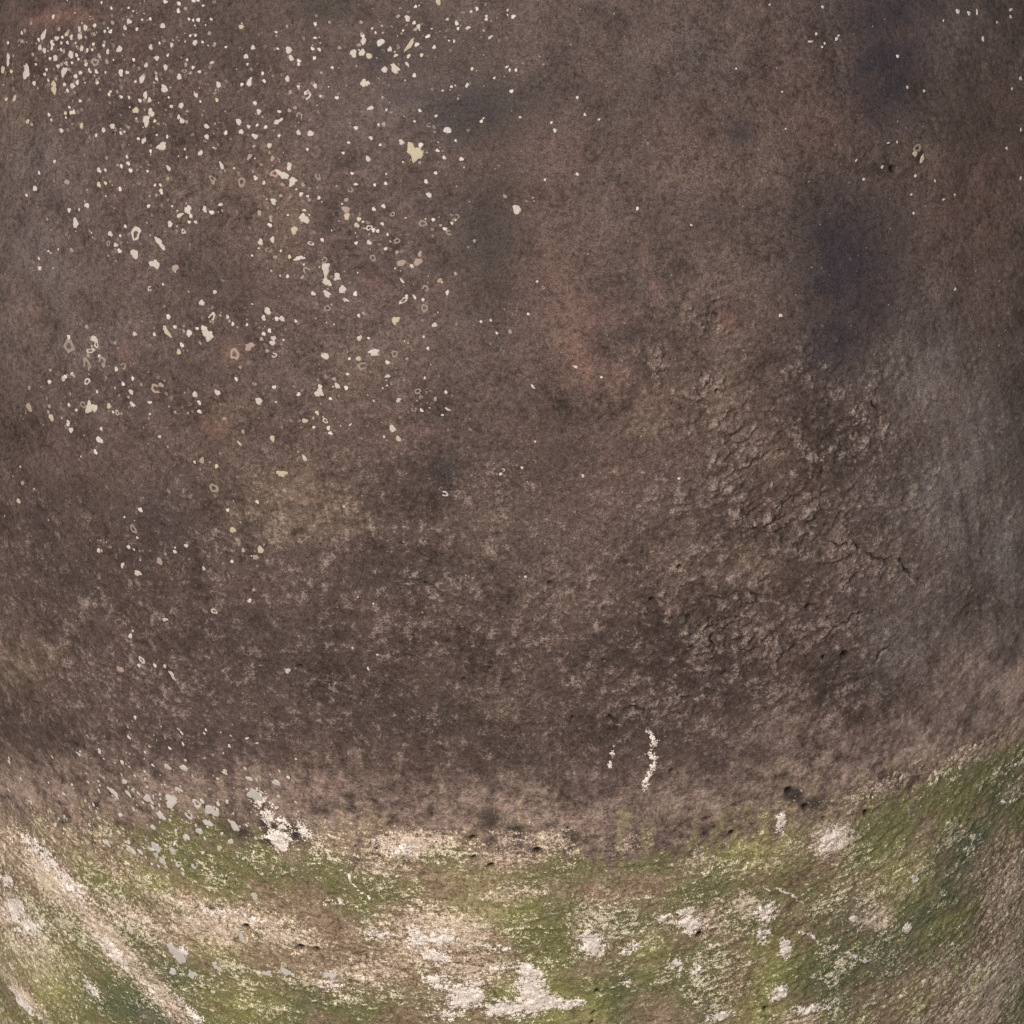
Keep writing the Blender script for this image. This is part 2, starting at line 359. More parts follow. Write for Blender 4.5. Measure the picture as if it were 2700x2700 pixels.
for a in ((1361, 2196, 30, 30, 0, .9), (1290, 2160, 46, 40, 0, .6), (697, 2165, 16, 24, 0, 1.), (712, 2215, 20, 18, 0, 1.), (778, 2200, 24, 30, -20, 1.), (640, 2200, 30, 20, 0, .7), (2090, 2095, 34, 22, 15, .9), (2140, 2115, 40, 20, 15, .9), (950, 2270, 40, 30, 0, .5), (1500, 2195, 30, 20, 0, .6), (600, 2185, 40, 24, -20, .6)):
    stamp(dark, *a)
for x, y, r in ((1245, 2215, 9), (1247, 2263, 7), (1417, 2247, 11), (1294, 2284, 10), (648, 2445, 11), (792, 2499, 11), (834, 2505, 8), (2080, 2085, 11), (2124, 2128, 8), (2357, 445, 8), (2229, 1729, 11), (2173, 1734, 6), (790, 1757, 6), (1450, 1538, 6), (1510, 1893, 5), (1770, 2030, 4), (1222, 1795, 5), (1292, 1765, 4), (595, 2320, 5), (520, 2395, 5), (560, 2400, 6),
                 (1575, 2615, 6), (1565, 2672, 6), (1560, 2695, 5), (1845, 2465, 8), (1790, 1495, 6), (1720, 1585, 7), (2170, 2155, 5), (2300, 2100, 5), (1930, 2200, 8), (2285, 2145, 7), (1497, 2180, 4), (700, 2330, 4), (2020, 2660, 7), (560, 2590, 4), (2130, 1600, 7), (1890, 1030, 5), (1865, 1010, 4), (1890, 830, 4)):
    stamp(pit, x, y, r * 1.45, r * 1.45 * random.uniform(.75, 1.1), random.uniform(0, 90))

crack = Z()
CRACKS = ((((2126, 1436), (2160, 1425), (2196, 1431), (2215, 1440), (2233, 1432)), 3.5), (((2240, 1408), (2249, 1425), (2262, 1447), (2284, 1459), (2312, 1473), (2345, 1482)), 5), (((2369, 1468), (2382, 1496), (2401, 1515), (2425, 1535)), 5),
               (((1972, 1557), (1991, 1568), (2019, 1573), (2042, 1571), (2065, 1585)), 5), (((1845, 1573), (1900, 1580), (1950, 1562)), 3), (((2340, 1706), (2322, 1722), (2308, 1743)), 5), (((1607, 1888), (1627, 1907), (1645, 1879), (1664, 1861), (1701, 1875)), 7), (((2130, 1590), (2160, 1605)), 4), (((1890, 1655), (1930, 1625), (1975, 1632)), 3),
               (((1120, 1540), (1150, 1555), (1180, 1575), (1230, 1585)), 4), (((1040, 1520), (1110, 1530)), 3), (((2300, 1060), (2320, 1085), (2316, 1120)), 3), (((1800, 1840), (1850, 1820), (1890, 1825)), 4), (((2210, 1640), (2270, 1615), (2330, 1605)), 3), (((2220, 1820), (2260, 1800), (2300, 1770)), 3), (((1930, 1640), (1880, 1670), (1880, 1720)), 3),
               (((1330, 2690), (1365, 2672), (1440, 2665)), 4), (((2005, 2680), (2060, 2695)), 3), (((1975, 1230), (2030, 1190), (2080, 1180)), 3), (((1260, 2595), (1290, 2610), (1330, 2640)), 2.5))
for pts, w in CRACKS:
    stroke(crack, pts, w * 1.25, 1.0)

# noise breaks up every stain; round the sides and towards the foot the growth goes on as it does in front
outside = np.clip(sstep(.9, 1.3, np.abs(TTc)) + sstep(750, 1300, below), 0, 1)
pale = np.maximum(pale, outside * np.clip(.25 + .6 * n_edge, 0, .8) * (below > 60))
olive = np.maximum(olive, outside * np.clip(.1 + .6 * n_mid, 0, .6))
blue = np.clip(blue * (1.1 + 0.45 * n_mid + .3 * n_warp) + 0.10 * n_cool - 0.02, 0, .92)
dark = np.clip(dark * (1.2 + 0.5 * n_warp) + 0.08 * n_mid, 0, 1)
red = np.clip(red * (0.95 + 0.5 * n_warp) + 0.13 * n_red, 0, 1)
tan = np.clip(tan * (0.85 + 0.7 * n_warp) + 0.10 * fbm(U, V, 240, 23, 4), 0, 1)
grey = np.clip(grey * (0.9 + 0.35 * n_mid + 0.55 * n_run), 0, 1) * 0.9
green = sstep(.10, .72, green * (1.0 + 0.35 * n_mid + 0.2 * n_lat) + 0.22 * n_mid + .05 * n_fine + .17 + .22 * outside * (1 + n_edge)) * low
olive = np.clip(olive * (0.95 + 0.5 * n_mid + 0.4 * n_fine), 0, 1) * low
teal = np.clip(teal * (0.95 + 0.5 * n_mid + 0.4 * n_lat), 0, 1) * low
streak = 0.5 * n_lat + 0.5 * n_lat2
pale = np.clip(pale * 0.95 + 0.42 * streak * (0.3 + pale), 0, 1.3) * sstep(-120, 40, below)
flk = Z()
for a in ((150, 2450, 230, 200, 0, .8), (40, 2320, 90, 80, 0, .7), (600, 2600, 230, 90, 0, .7), (950, 2600, 200, 80, 0, .6), (1300, 2560, 220, 110, 0, .7), (1900, 2560, 200, 120, 0, .7), (1650, 2450, 160, 110, 0, .7), (2280, 2360, 180, 110, 0, .6), (2250, 2560, 160, 120, 0, .5), (420, 2450, 180, 80, 0, .4), (1150, 2450, 220, 90, 0, .6), (2600, 2250, 130, 160, 0, .5), (1330, 2230, 200, 50, 0, .7), (1740, 2180, 120, 60, 0, .5), (2640, 2560, 120, 160, 0, .6), (2450, 2000, 260, 60, 25, .2), (640, 2420, 200, 60, 0, .5), (200, 2200, 200, 80, -30, .5), (900, 2250, 160, 60, 0, .4), (2000, 2250, 120, 60, 0, .4)):
    stamp(flk, *a)
fleck = np.clip(0.25 + 0.40 * flk + 0.26 * n_mid + 0.26 * n_lat2 + 0.16 * n_fine + 0.12 * n_edge, 0, 1.2) * sstep(-110, 120, below + 80 * n_edge)
white = np.clip(white * (1.0 + 0.42 * n_edge + 0.36 * n_fine + .3 * n_tiny) , 0, 1.3)
pink = np.clip(np.maximum(pink, 0.5 * band) * (0.92 + 0.6 * n_warp + .4 * n_fine + .3 * n_edge), 0, 1)
rough = np.clip(rough * (0.9 + 0.5 * n_mid), 0, 1) * (.22 + .78 * sstep(-.35, .55, n_mid * .8 + n_run * .5 + .3 * n_edge))
flaky = fbm(U + 30 * n_warp, V * 1.9 + 30 * n_mid, 46, 14, 4, 0.62)
tq = (flaky * 0.9 + 0.35 * n_warp) * 1.6
terr = np.floor(tq) + sstep(.62, .95, tq - np.floor(tq))        # peeled layers: plateaus with steep edges
edge_crumb = np.exp(-(((tq - np.floor(tq)) - .93) / .14) ** 2)  # pale crumbs along the edge of each peeled step
# light crumbs that sit on the relief of the rougher coat
crumb = np.clip(0.40 + 0.27 * n_fine + 0.24 * n_warp + 0.12 * n_tiny + 0.30 * edge_crumb * rough, 0, 1) * (0.12 + 0.88 * np.clip(rough + 0.8 * sstep(-1900, -700, below), 0, 1))
lip = Z()
for pts in (((2228, 655), (2245, 685), (2268, 722)), ((2238, 850), (2252, 872), (2274, 888)), ((2165, 705), (2190, 735), (2196, 765)), ((2240, 300), (2262, 330)), ((2660, 490), (2700, 515)), ((2285, 935), (2310, 925)), ((1690, 350), (1712, 385), (1725, 405)), ((2600, 1000), (2605, 960)), ((1960, 85), (1985, 102)), ((2680, 940), (2690, 900))):
    stroke(lip, pts, 4, 0.62)
for pts, w in CRACKS:
    stroke(lip, [(x + 2, y + 9 + w) for x, y in pts], w * 1.4, 0.75)  # lit lower lip of each crack, painted in crumb colour
crumb = np.maximum(crumb, lip * (0.9 + .3 * n_fine))
tone = np.clip(0.46 + 0.20 * n_mid + 0.17 * n_warp + 0.13 * n_big + 0.16 * n_fine * np.clip(rough + sstep(-1900, -700, below), 0, 1) + 0.10 * n_run * sstep(-900, -100, below), 0, 1)

# ------------------------------------------------------------------ relief, in pixels of 0.118 mm
disp = 5.0 * n_big + 1.8 * n_mid + 0.9 * n_warp + 0.6 * n_fine
disp += rough * (6.0 * terr + 3.6 * n_warp + 2.4 * n_fine + 2.0 * n_run)
disp += low * (1.4 * n_lat + 1.5 * n_fine + 1.2 * fleck)
disp += sstep(.4, .7, white) * (2.2 + 0.9 * n_fine) + 0.9 * pale * (0.4 + n_lat) + 1.6 * crumb
cr = crack * (0.7 + 0.5 * n_warp)
disp += -12.0 * sstep(.35, .95, cr) + 3.2 * np.clip(crack, 0, .5) * (crack < .5)
disp += -14.0 * sstep(.25, .9, pit)
pitm = np.clip(sstep(.35, .9, pit) + 0.85 * sstep(.4, .9, cr), 0, 1)  # shade inside pits and cracks, also painted in as near-black colour

P = (X0 + NRM * disp[..., None]) * K
P[..., 2] += ZB

# ------------------------------------------------------------------ materials
def body_material():
    m, nt, b = new_mat('weathered_fired_clay')
    tc = nt.nodes.new('ShaderNodeTexCoord').outputs['Object']
    def attr(name):
        n = nt.nodes.new('ShaderNodeAttribute')
        n.attribute_name = name
        s = nt.nodes.new('ShaderNodeSeparateColor')
        nt.links.new(n.outputs['Color'], s.inputs[0])
        return s.outputs[0], s.outputs[1], s.outputs[2], n.outputs['Alpha']
    a_tone, a_red, a_blue, a_tan = attr('coat_stain')
    a_green, a_olive, a_teal, a_pale = attr('algae_stain')
    a_white, a_dark, a_pink, a_pit = attr('crust_and_shade')
    a_grey, a_low, a_fleck, a_crumb = attr('wear_and_light')
    grain = nnoise(nt, tc, 2100, 1, 0.8)
    sand = nnoise(nt, tc, 620, 2, 0.8)
    g = nmap(nt, grain, 0.25, 0.75, -0.5, 0.5)
    s = nmap(nt, sand, 0.3, 0.7, -0.5, 0.5)
    def brk(a, k=0.5):                       # the stain thins and thickens with the grain of the clay
        return nmath(nt, 'MULTIPLY', a, nmath(nt, 'MULTIPLY_ADD', s, k, 1.0), clamp=True)
    tt = nmath(nt, 'MULTIPLY_ADD', s, 0.45, a_tone, clamp=True)
    coat = nmix(nt, tt, DARK_COAT, LIGHT_COAT)
    wall = nmix(nt, tt, WALL_A, WALL_B)
    c = nmix(nt, brk(a_low, .5), coat, wall)
    c = nmix(nt, brk(a_grey, .4), c, GREY)
    c = nmix(nt, brk(a_tan, .8), c, TAN)
    c = nmix(nt, brk(a_red, .5), c, RED)
    c = nmix(nt, brk(a_blue, .4), c, BLUE)
    c = nmix(nt, nmath(nt, 'MULTIPLY', brk(a_pink, .8), 0.85), c, PINK)
    c = nmix(nt, brk(a_green, .6), c, GREEN)
    c = nmix(nt, brk(a_olive, .8), c, OLIVE)
    c = nmix(nt, brk(a_teal, .6), c, TEAL)
    c = nmix(nt, brk(a_dark, .4), c, DARKST)
    def thr(a, k, k2, lo, hi, amt=1.0):     # crumbly edge: the deposit holds on the high grains first
        v = nmath(nt, 'ADD', nmath(nt, 'ADD', a, nmath(nt, 'MULTIPLY', s, k)), nmath(nt, 'MULTIPLY', g, k2))
        n = nt.nodes.new('ShaderNodeMapRange')
        n.interpolation_type = 'SMOOTHSTEP'
        nt.links.new(v, n.inputs[0])
        n.inputs[1].default_value = lo; n.inputs[2].default_value = hi; n.inputs[3].default_value = 0.0; n.inputs[4].default_value = amt
        return nmath(nt, 'MULTIPLY', n.outputs[0], nmath(nt, 'MULTIPLY_ADD', a, 6.0, -0.5, clamp=True))
    c = nmix(nt, thr(a_crumb, .42, .28, .42, .95, .8), c, CRUMB)
    c = nmix(nt, thr(a_pale, .7, .5, .14, .78, .9), c, PALE)
    c = nmix(nt, thr(a_fleck, .75, .7, .54, .95, .88), c, FLECK)
    c = nmix(nt, thr(a_white, .55, .5, .36, .55), c, WHITE)
    c = nmix(nt, a_pit, c, PIT)
    v = nmath(nt, 'ADD', nmath(nt, 'ADD', nmath(nt, 'MULTIPLY', g, GRAIN), nmath(nt, 'MULTIPLY', s, 0.42)), 1.0)
    hsv = nt.nodes.new('ShaderNodeHueSaturation')
    nt.links.new(c, hsv.inputs['Color'])
    nt.links.new(v, hsv.inputs['Value'])
    nt.links.new(hsv.outputs[0], b.inputs['Base Color'])
    ro = nmath(nt, 'ADD', nmath(nt, 'MULTIPLY', a_low, 0.22), 0.62)
    ro = nmath(nt, 'ADD', ro, nmath(nt, 'MULTIPLY', s, 0.2), clamp=True)
    nt.links.new(ro, b.inputs['Roughness'])
    b.inputs['Specular IOR Level'].default_value = 0.16
    bp = nt.nodes.new('ShaderNodeBump')
    bp.inputs['Strength'].default_value = 0.55
    bp.inputs['Distance'].default_value = 0.0004
    nt.links.new(sand, bp.inputs['Height'])
    nt.links.new(bp.outputs[0], b.inputs['Normal'])
    return m

DARK_COAT = (0.050, 0.035, 0.028); LIGHT_COAT = (0.160, 0.1135, 0.098)
WALL_A = (0.19, 0.135, 0.085); WALL_B = (0.52, 0.385, 0.265)
GREY = (0.205, 0.170, 0.158); TAN = (0.225, 0.163, 0.118); RED = (0.205, 0.121, 0.095); BLUE = (0.046, 0.038, 0.043)
PINK = (0.45, 0.328, 0.265); GREEN = (0.185, 0.180, 0.078); OLIVE = (0.37, 0.355, 0.125); TEAL = (0.088, 0.118, 0.068)
DARKST = (0.055, 0.043, 0.035); CRUMB = (0.295, 0.228, 0.192); PALE = (0.72, 0.57, 0.45); FLECK = (0.76, 0.67, 0.49); WHITE = (0.86, 0.755, 0.67); PIT = (0.022, 0.015, 0.010)
GRAIN = 1.1

def plain_material(name, c0, c1, scale, rough=0.85, bump=0.3, dist=0.0006):
    m, nt, b = new_mat(name)
    tc = nt.nodes.new('ShaderNodeTexCoord').outputs['Object']
    n1 = nnoise(nt, tc, scale, 5, 0.65)
    n2 = nnoise(nt, tc, scale * 6, 3, 0.7)
    f = nmath(nt, 'ADD', nmath(nt, 'MULTIPLY', n1, 0.65), nmath(nt, 'MULTIPLY', n2, 0.35))
    nt.links.new(nmix(nt, nmap(nt, f, 0.35, 0.65, 0, 1), c0, c1), b.inputs['Base Color'])
    b.inputs['Roughness'].default_value = rough
    b.inputs['Specular IOR Level'].default_value = 0.25
    bp = nt.nodes.new('ShaderNodeBump')
    bp.inputs['Strength'].default_value = bump
    bp.inputs['Distance'].default_value = dist
    nt.links.new(f, bp.inputs['Height'])
    nt.links.new(bp.outputs[0], b.inputs['Normal'])
    return m

# ------------------------------------------------------------------ ground and jar
gm = plain_material('pale_gravel_ground', (0.24, 0.21, 0.17), (0.40, 0.36, 0.30), 60, 0.95, 0.8, 0.004)
me = bpy.data.meshes.new('ground')
S = 60.0
me.from_pydata([(-S, -S, 0), (S, -S, 0), (S, S, 0), (-S, S, 0)], [], [(0, 1, 2, 3)])
me.materials.append(gm)
ground = link(bpy.data.objects.new('ground', me))
ground['kind'] = 'structure'
ground['label'] = 'pale gravel ground the jar stands on'

jar = link(bpy.data.objects.new('clay_jar', None))
jar['label'] = 'large brown clay jar with white lichen spots on its shoulder and green algae below'
jar['category'] = 'jar'

def grid_mesh(name, P, mat, wrap=True):
    nr, nc = P.shape[:2]
    idx = np.arange(nr * nc).reshape(nr, nc)
    nxt = np.roll(idx, -1, 1) if wrap else idx[:, 1:]
    cur = idx if wrap else idx[:, :-1]
    F = np.stack([cur[:-1], nxt[:-1], nxt[1:], cur[1:]], -1).reshape(-1, 4)
    me = bpy.data.meshes.new(name)
    me.vertices.add(nr * nc)
    me.vertices.foreach_set('co', P.reshape(-1).astype(np.float32))
    me.loops.add(F.size)
    me.loops.foreach_set('vertex_index', F.reshape(-1).astype(np.int32))
    me.polygons.add(len(F))
    me.polygons.foreach_set('loop_start', np.arange(0, F.size, 4, dtype=np.int32))
    me.polygons.foreach_set('use_smooth', np.ones(len(F), bool))
    me.update(calc_edges=True)
    me.materials.append(mat)
    return me

bm_ = body_material()
me = grid_mesh('body', P, bm_)
def set_attr(name, chans):
    a = me.attributes.new(name, 'FLOAT_COLOR', 'POINT')
    a.data.foreach_set('color', np.stack(chans, -1).astype(np.float32).reshape(-1))
set_attr('coat_stain', (tone, red, blue, tan))
set_attr('algae_stain', (green, olive, teal, pale))
set_attr('crust_and_shade', (white, dark, pink, pitm))
set_attr('wear_and_light', (grey, low, fleck, crumb))
body = link(bpy.data.objects.new('body', me), jar)

def lathe(name, prof, mat, seg=128):
    prof = np.array(prof, float)
    t = np.linspace(0, 2 * math.pi, seg, endpoint=False)
    G = np.stack([prof[:, 0:1] * np.sin(t), -prof[:, 0:1] * np.cos(t), np.repeat(prof[:, 1:2], seg, 1)], -1)
    return link(bpy.data.objects.new(name, grid_mesh(name, G, mat)), jar)

clay = plain_material('dark_fired_clay', (0.06, 0.045, 0.037), (0.15, 0.115, 0.095), 60)
rt = float(radius(H_TOP)) * K; zt = ZB + H_TOP * K
lathe('rim', [(rt - .0005, zt - .001), (rt - .002, zt + .004), (rt + .002, zt + .008), (rt + .006, zt + .012), (rt + .007, zt + .018), (rt + .004, zt + .023), (rt - .003, zt + .024), (rt - .008, zt + .020), (rt - .011, zt + .010), (rt - .012, zt - .004)], clay)
inner = [(rt - .012, zt - .004)] + [(float(radius(h)) * K - .012, ZB + h * K - .003) for h in np.linspace(H_TOP - 60, H_FOOT + 200, 40)] + [(.05, ZB + (H_FOOT + 190) * K), (.001, ZB + (H_FOOT + 188) * K)]
lathe('inner_wall', inner, clay)
rf = float(radius(H_FOOT)) * K; zf = ZB + H_FOOT * K
lathe('foot', [(rf + .0005, zf + .002), (rf + .004, zf - .001), (rf + .0055, zf - .007), (rf + .005, .004), (rf + .002, 0.0), (rf - .02, 0.0), (rf - .024, .010), (.001, .012)], clay)

# ------------------------------------------------------------------ lichen spots
# (origin x, origin y) of a 900-pixel field and its spots: x, y, half size in 1/2.147 pixels, then letters:
# r ring, e long, y yellowish, p pinkish, w whiter
FIELDS = {
(0, 0): "933,15,11 1015,18,11 1012,62,11 1095,3,9 630,48,8 727,43,7 760,65,6 848,105,8 1068,115,7 1090,118,7 1118,113,11 1193,108,7 730,122,13 707,160,12 918,152,13 775,168,10 1362,155,14y 1778,140,10 1562,188,7 1780,213,8 120,182,7 290,97,10 445,170,14 482,157,14 530,147,9 622,182,11 605,158,6 235,205,24e 207,228,10 312,218,13 345,210,9 372,198,12 403,215,14 450,206,16 340,243,8 375,245,10 102,240,16r 217,270,12 245,287,12 287,272,9 460,275,12 340,280,8 435,268,8 525,247,9 520,278,9 585,262,9 605,298,12 673,277,14 848,265,12 968,258,12 900,243,7 1103,243,13 1080,203,7 1105,203,8 310,325,14 398,310,18 432,312,10 440,340,8 272,330,9 535,355,20r 322,372,12 368,362,10 405,355,8 487,372,11 507,402,9 543,408,10 135,403,28 358,408,22 255,395,8 40,330,22e 5,390,14y 55,400,9 247,420,8 300,480,20 305,517,19y 415,487,13 437,467,11 428,437,11 383,517,9 180,472,11 272,452,8 550,470,10 70,557,13y 28,557,9y 678,412,15 714,407,9 795,453,17 820,370,12 882,330,14 932,383,14 1012,438,13 1035,405,12r 880,452,8 1090,385,9 1123,410,8 1058,337,7 1195,357,12e 1272,268,7 1428,275,12 1387,325,14 1395,370,7 1633,283,18 1650,330,17 1573,278,7 1804,285,10 1772,335,10 1688,372,8 1877,387,7 1480,415,9 1493,460,10 1407,468,15 1362,483,9 1625,448,14 1740,540,26r 1783,490,12 1688,492,8 1908,558,11 1815,548,7 612,538,9 680,545,9 722,548,7 813,543,14 838,570,13 787,570,9 922,500,20 1103,545,14 1235,480,15 1222,515,12r 1222,568,9y 958,605,9 1018,600,14 948,550,7 757,630,15y 845,635,18 820,680,22 870,685,8 1003,663,10 1025,683,13 398,640,10 420,635,11 370,645,9y 393,610,7 455,575,8 280,652,9 290,680,7 148,685,12y 345,735,13 462,713,13 585,738,13 632,718,14 542,765,9 678,758,9 803,797,13 770,787,8 873,765,6 1163,722,14 1160,773,12 1270,757,11 1437,590,10 1457,635,16 1573,635,9 1350,690,16 1358,748,14 1403,715,9 1455,708,8 1443,780,12 1503,722,11 1567,690,22e 1690,660,18r 1690,757,13 1757,757,18 1517,828,12 1740,850,8 905,830,28e 1035,850,7 1123,867,12 842,857,9 1410,885,14p 1247,938,18e 1533,905,12p 1635,938,14 1632,960,12 1595,990,30e 1652,1030,22 1550,988,22rp 1447,1010,11 1487,1037,9 1360,1035,22r 1190,1015,17r 943,955,16e 557,967,14w 597,967,9 683,940,10 720,930,9 733,970,10 712,890,8 213,978,8 193,1065,13w 380,1035,13p 555,1047,12y 677,1067,11 902,1080,10 905,1047,8 1697,1105,11 1803,1120,10 1740,1110,8 1797,1000,18r 1545,1145,16 145,1108,9 495,1167,13w 388,1193,11 445,1183,6 425,1267,20 1060,1187,22w 1013,1222,18e 955,1268,16 1155,1187,13 1190,1210,12 1238,1165,13e 837,1165,9 622,1330,13 615,1377,13r 655,1390,13 680,1333,7 768,1325,28r 902,1377,28e 760,1440,20 675,1420,12 1035,1312,14r 1103,1258,8 875,1497,25 988,1525,18p 1463,1205,14p 1660,1305,20 1522,1280,12 1540,1357,16 1715,1240,22 1722,1190,8 1473,1372,14 1507,1415,13r 1755,1380,14r 1817,1362,9 1690,1465,22e 1632,1455,11 1830,1475,18r 1838,1520,28 1730,1530,20r 1845,1600,22 1850,1670,22e 1850,1750,18r 1905,1575,22 1770,1660,12 1623,1568,10 845,1632,15r 1210,1657,11 1135,1715,15 950,1793,12 1190,1797,20r 1517,1767,17 1490,1800,13 1563,1805,12 1595,1810,14 1285,1800,9 1315,1835,9 1397,1837,9 1675,1820,9 942,1878,24ye 988,1857,10 1065,1887,16 1145,1862,15 1172,1900,28 1107,1862,8 868,1890,9 765,1890,14 1490,1890,12 1520,1870,12 1545,1922,13 380,1917,10 525,1925,20 220,1520,10 325,1412,6 265,1420,6",
(900, 0): "417,42,10 547,15,14y 370,103,17 433,157,13 408,135,9 490,212,12w 345,180,6 715,158,14e 767,60,10 735,75,8 600,117,8 650,133,8 820,95,7 820,117,8 972,97,11 940,92,5 840,218,13e 637,237,8 525,275,11 120,205,10 118,238,16 215,245,20w 187,192,7 172,163,6 62,305,20 115,305,16 150,320,16y 272,280,14 385,255,26ey 425,255,12 452,315,11 305,320,12e 380,325,14e 240,395,16 300,395,28e 372,365,14e 412,432,11 130,480,24 160,618,18e 252,622,8 445,630,9 740,395,10 935,382,9e 952,405,8 987,398,9 962,522,11 710,485,9 623,497,8 705,497,6 570,517,6 495,715,14r 600,742,18w 643,803,7 790,690,9 338,808,15 445,825,12 412,870,38y 543,855,10 578,900,9 676,907,12 80,725,11 165,782,11 150,903,14 40,810,9 1012,667,8 1208,740,10 1187,695,7 1335,560,9 1378,653,8 1330,988,8 1150,1023,7 1460,685,6 530,988,9 478,1035,11 492,1108,15 60,990,9 45,1075,18r 250,1040,9 185,1050,8 237,1172,12 180,1190,11 20,1193,20p 28,1230,16 92,1242,11 80,1283,15 155,1290,18r 225,1275,9 198,1315,10 287,1220,12r 652,1230,16r 460,1268,18r 580,1298,10 605,1322,16rp 992,1195,20 78,1380,11 155,1375,14 313,1368,18r 177,1465,16r 440,1445,14p 338,1495,20p 428,1482,18p 552,1590,14p 600,1655,12 470,1640,20r 350,1705,24re 415,1685,12e 470,1745,20r 302,1817,22y 522,1840,14 95,1785,11 75,1667,11 5,1640,20 28,1703,10e 845,1812,7 1105,1600,7 1138,1633,11ry 1675,1185,9 1058,1785,7 785,1822,7 100,1918,14 875,1885,7 150,1918,7 465,1908,7 340,1595,12e 260,1328,8 175,1185,8",
(0, 900): "380,30,30r 510,60,22re 545,20,16r 490,135,30r 570,110,22r 405,190,11 350,210,13y 275,228,12 490,230,18r 655,155,11 690,145,18r 745,215,9w 693,242,9w 740,288,14 745,358,13 158,372,17p 388,365,8 465,360,18r 500,378,28 535,375,18 617,365,14y 640,393,7w 667,408,13yr 287,433,17y 383,460,11e 397,505,15 560,557,20w 538,625,12w 880,270,26pr 907,255,14p 848,350,10 1103,303,14 1230,290,14 1320,75,30rp 1410,30,22p 1540,15,14 1550,77,15r 1837,88,20 1010,65,14y 1030,20,12 1335,220,10 1685,300,11 1800,290,22 1808,260,10 1905,250,13 1865,325,9 1462,340,18 1435,245,10 1550,262,10 1790,405,10 1840,450,16r 1720,455,14y 1855,490,11 1770,488,8 1120,350,11 1122,402,11 905,540,9y 1355,580,14ye 1540,555,16 1225,710,11y 1140,680,14p 1722,665,16e 1590,750,22y 1202,835,24r 793,948,12 100,905,13y 125,800,10p 760,1062,20r 728,1163,11 553,1187,11 1308,1070,16y 1450,915,9 1285,962,9 1050,1160,12 983,1195,9 693,1268,13 775,1315,18 900,1250,20p 1375,1190,10p 1470,1180,20y 1445,1225,14p 1310,1250,9 1305,1320,18r 1412,1468,12 1210,1530,16r 928,1577,14e 737,1670,11 747,1642,6 675,1860,18p 980,1890,22e 800,1800,18r 785,1835,10 930,1840,9 870,1835,9 1627,1862,14",
(900, 900): "185,62,28e 92,98,14y 45,95,8 303,75,20r 262,120,12 122,145,26r 33,185,9 263,197,15e 22,265,12w 487,42,8 473,210,7 285,235,10r 320,335,15e 178,342,6 425,285,18r 445,325,10r 410,385,14r 450,397,9 600,387,13e 290,497,18 320,557,13y 45,477,8e 910,725,9r 895,752,8 1020,720,7 1090,570,6 1367,765,9 1905,778,9 580,870,18rw 1320,155,12e 1085,262,12e 1468,212,8 15,943,9 150,1855,8 202,1780,6 62,1735,5 180,1490,5 88,1445,5 1037,1338,6",
(1800, 0): "723,245,12e 760,200,7 880,203,6 870,222,9 788,272,6 805,255,6 785,45,7 490,32,6 1547,73,12 1612,85,12 1658,73,11e 1858,60,12e 1857,105,8 1780,128,6 1697,232,12e 1467,122,5 1212,328,10 1270,495,7 1367,518,6 1902,450,11 1857,513,6 1330,840,22ry 1315,880,14y 1355,905,20ey 1165,815,8e 1212,813,8e 1133,950,8 1027,1022,8 1315,1000,8 1423,1028,7 990,915,8e 1918,740,7 1837,850,8 1910,1015,8 560,522,5 583,733,5 300,393,5 43,1275,6 550,1790,10 1287,1107,6 1540,1105,6 1475,1137,8e 1295,1210,7 1538,1640,8",
(0, 1800): "1045,480,22e 955,470,16 690,450,12p 815,540,30rp 640,620,26e 715,630,18e 700,560,16 970,650,40 1000,600,14 1410,540,18e 1275,510,14e 1560,565,22e 1110,685,20r 1160,790,30e 1195,730,34 1065,755,18r 910,755,24e 855,815,14p 1050,880,18 600,890,24e 720,905,12 740,945,22e 880,950,36 910,1000,26 975,960,24 1010,1030,16 1095,1040,14 1120,850,18 680,752,12 790,960,16e 830,655,20p 1440,640,34 1310,800,34e 1300,910,18 1235,940,14 1440,1210,22 1010,1530,42 975,1480,12 1230,1605,24 1085,1640,26 985,1630,18 760,1535,12e 740,1380,20 820,1600,12 1515,1650,24 1610,1620,26 1735,1700,20 1655,1650,10 1865,1650,30 1205,1750,12 1250,1705,9 1150,1705,8 65,1600,14e 1370,1440,20",
}
SC = 900 / 1932.0
spots = []
for (ox, oy), txt in FIELDS.items():
    for w in txt.split():
        x, y, r = w.split(',')
        num = ''.join(ch for ch in r if ch.isdigit()); fl = r[len(num):]
        spots.append((ox + float(x) * SC, oy + float(y) * SC, float(num) * SC, fl))
spots.sort(key=lambda s: -s[2])

lm = {
    '': plain_material('cream_lichen', (0.50, 0.43, 0.35), (0.88, 0.80, 0.70), 1300, 0.9, 0.7, .0005),
    'y': plain_material('yellowish_lichen', (0.48, 0.40, 0.26), (0.80, 0.70, 0.50), 1300, 0.9, 0.7, .0005),
    'p': plain_material('pinkish_lichen', (0.34, 0.24, 0.19), (0.62, 0.47, 0.39), 1300, 0.9, 0.7, .0005),
    'w': plain_material('white_lichen', (0.52, 0.46, 0.40), (0.92, 0.87, 0.80), 1300, 0.9, 0.7, .0005),
    'f': plain_material('faint_lichen', (0.15, 0.115, 0.095), (0.29, 0.235, 0.195), 1300, 0.9, 0.5, .0004),
    'd': plain_material('thin_lichen', (0.26, 0.21, 0.17), (0.48, 0.40, 0.32), 1300, 0.9, 0.7, .0005),
}

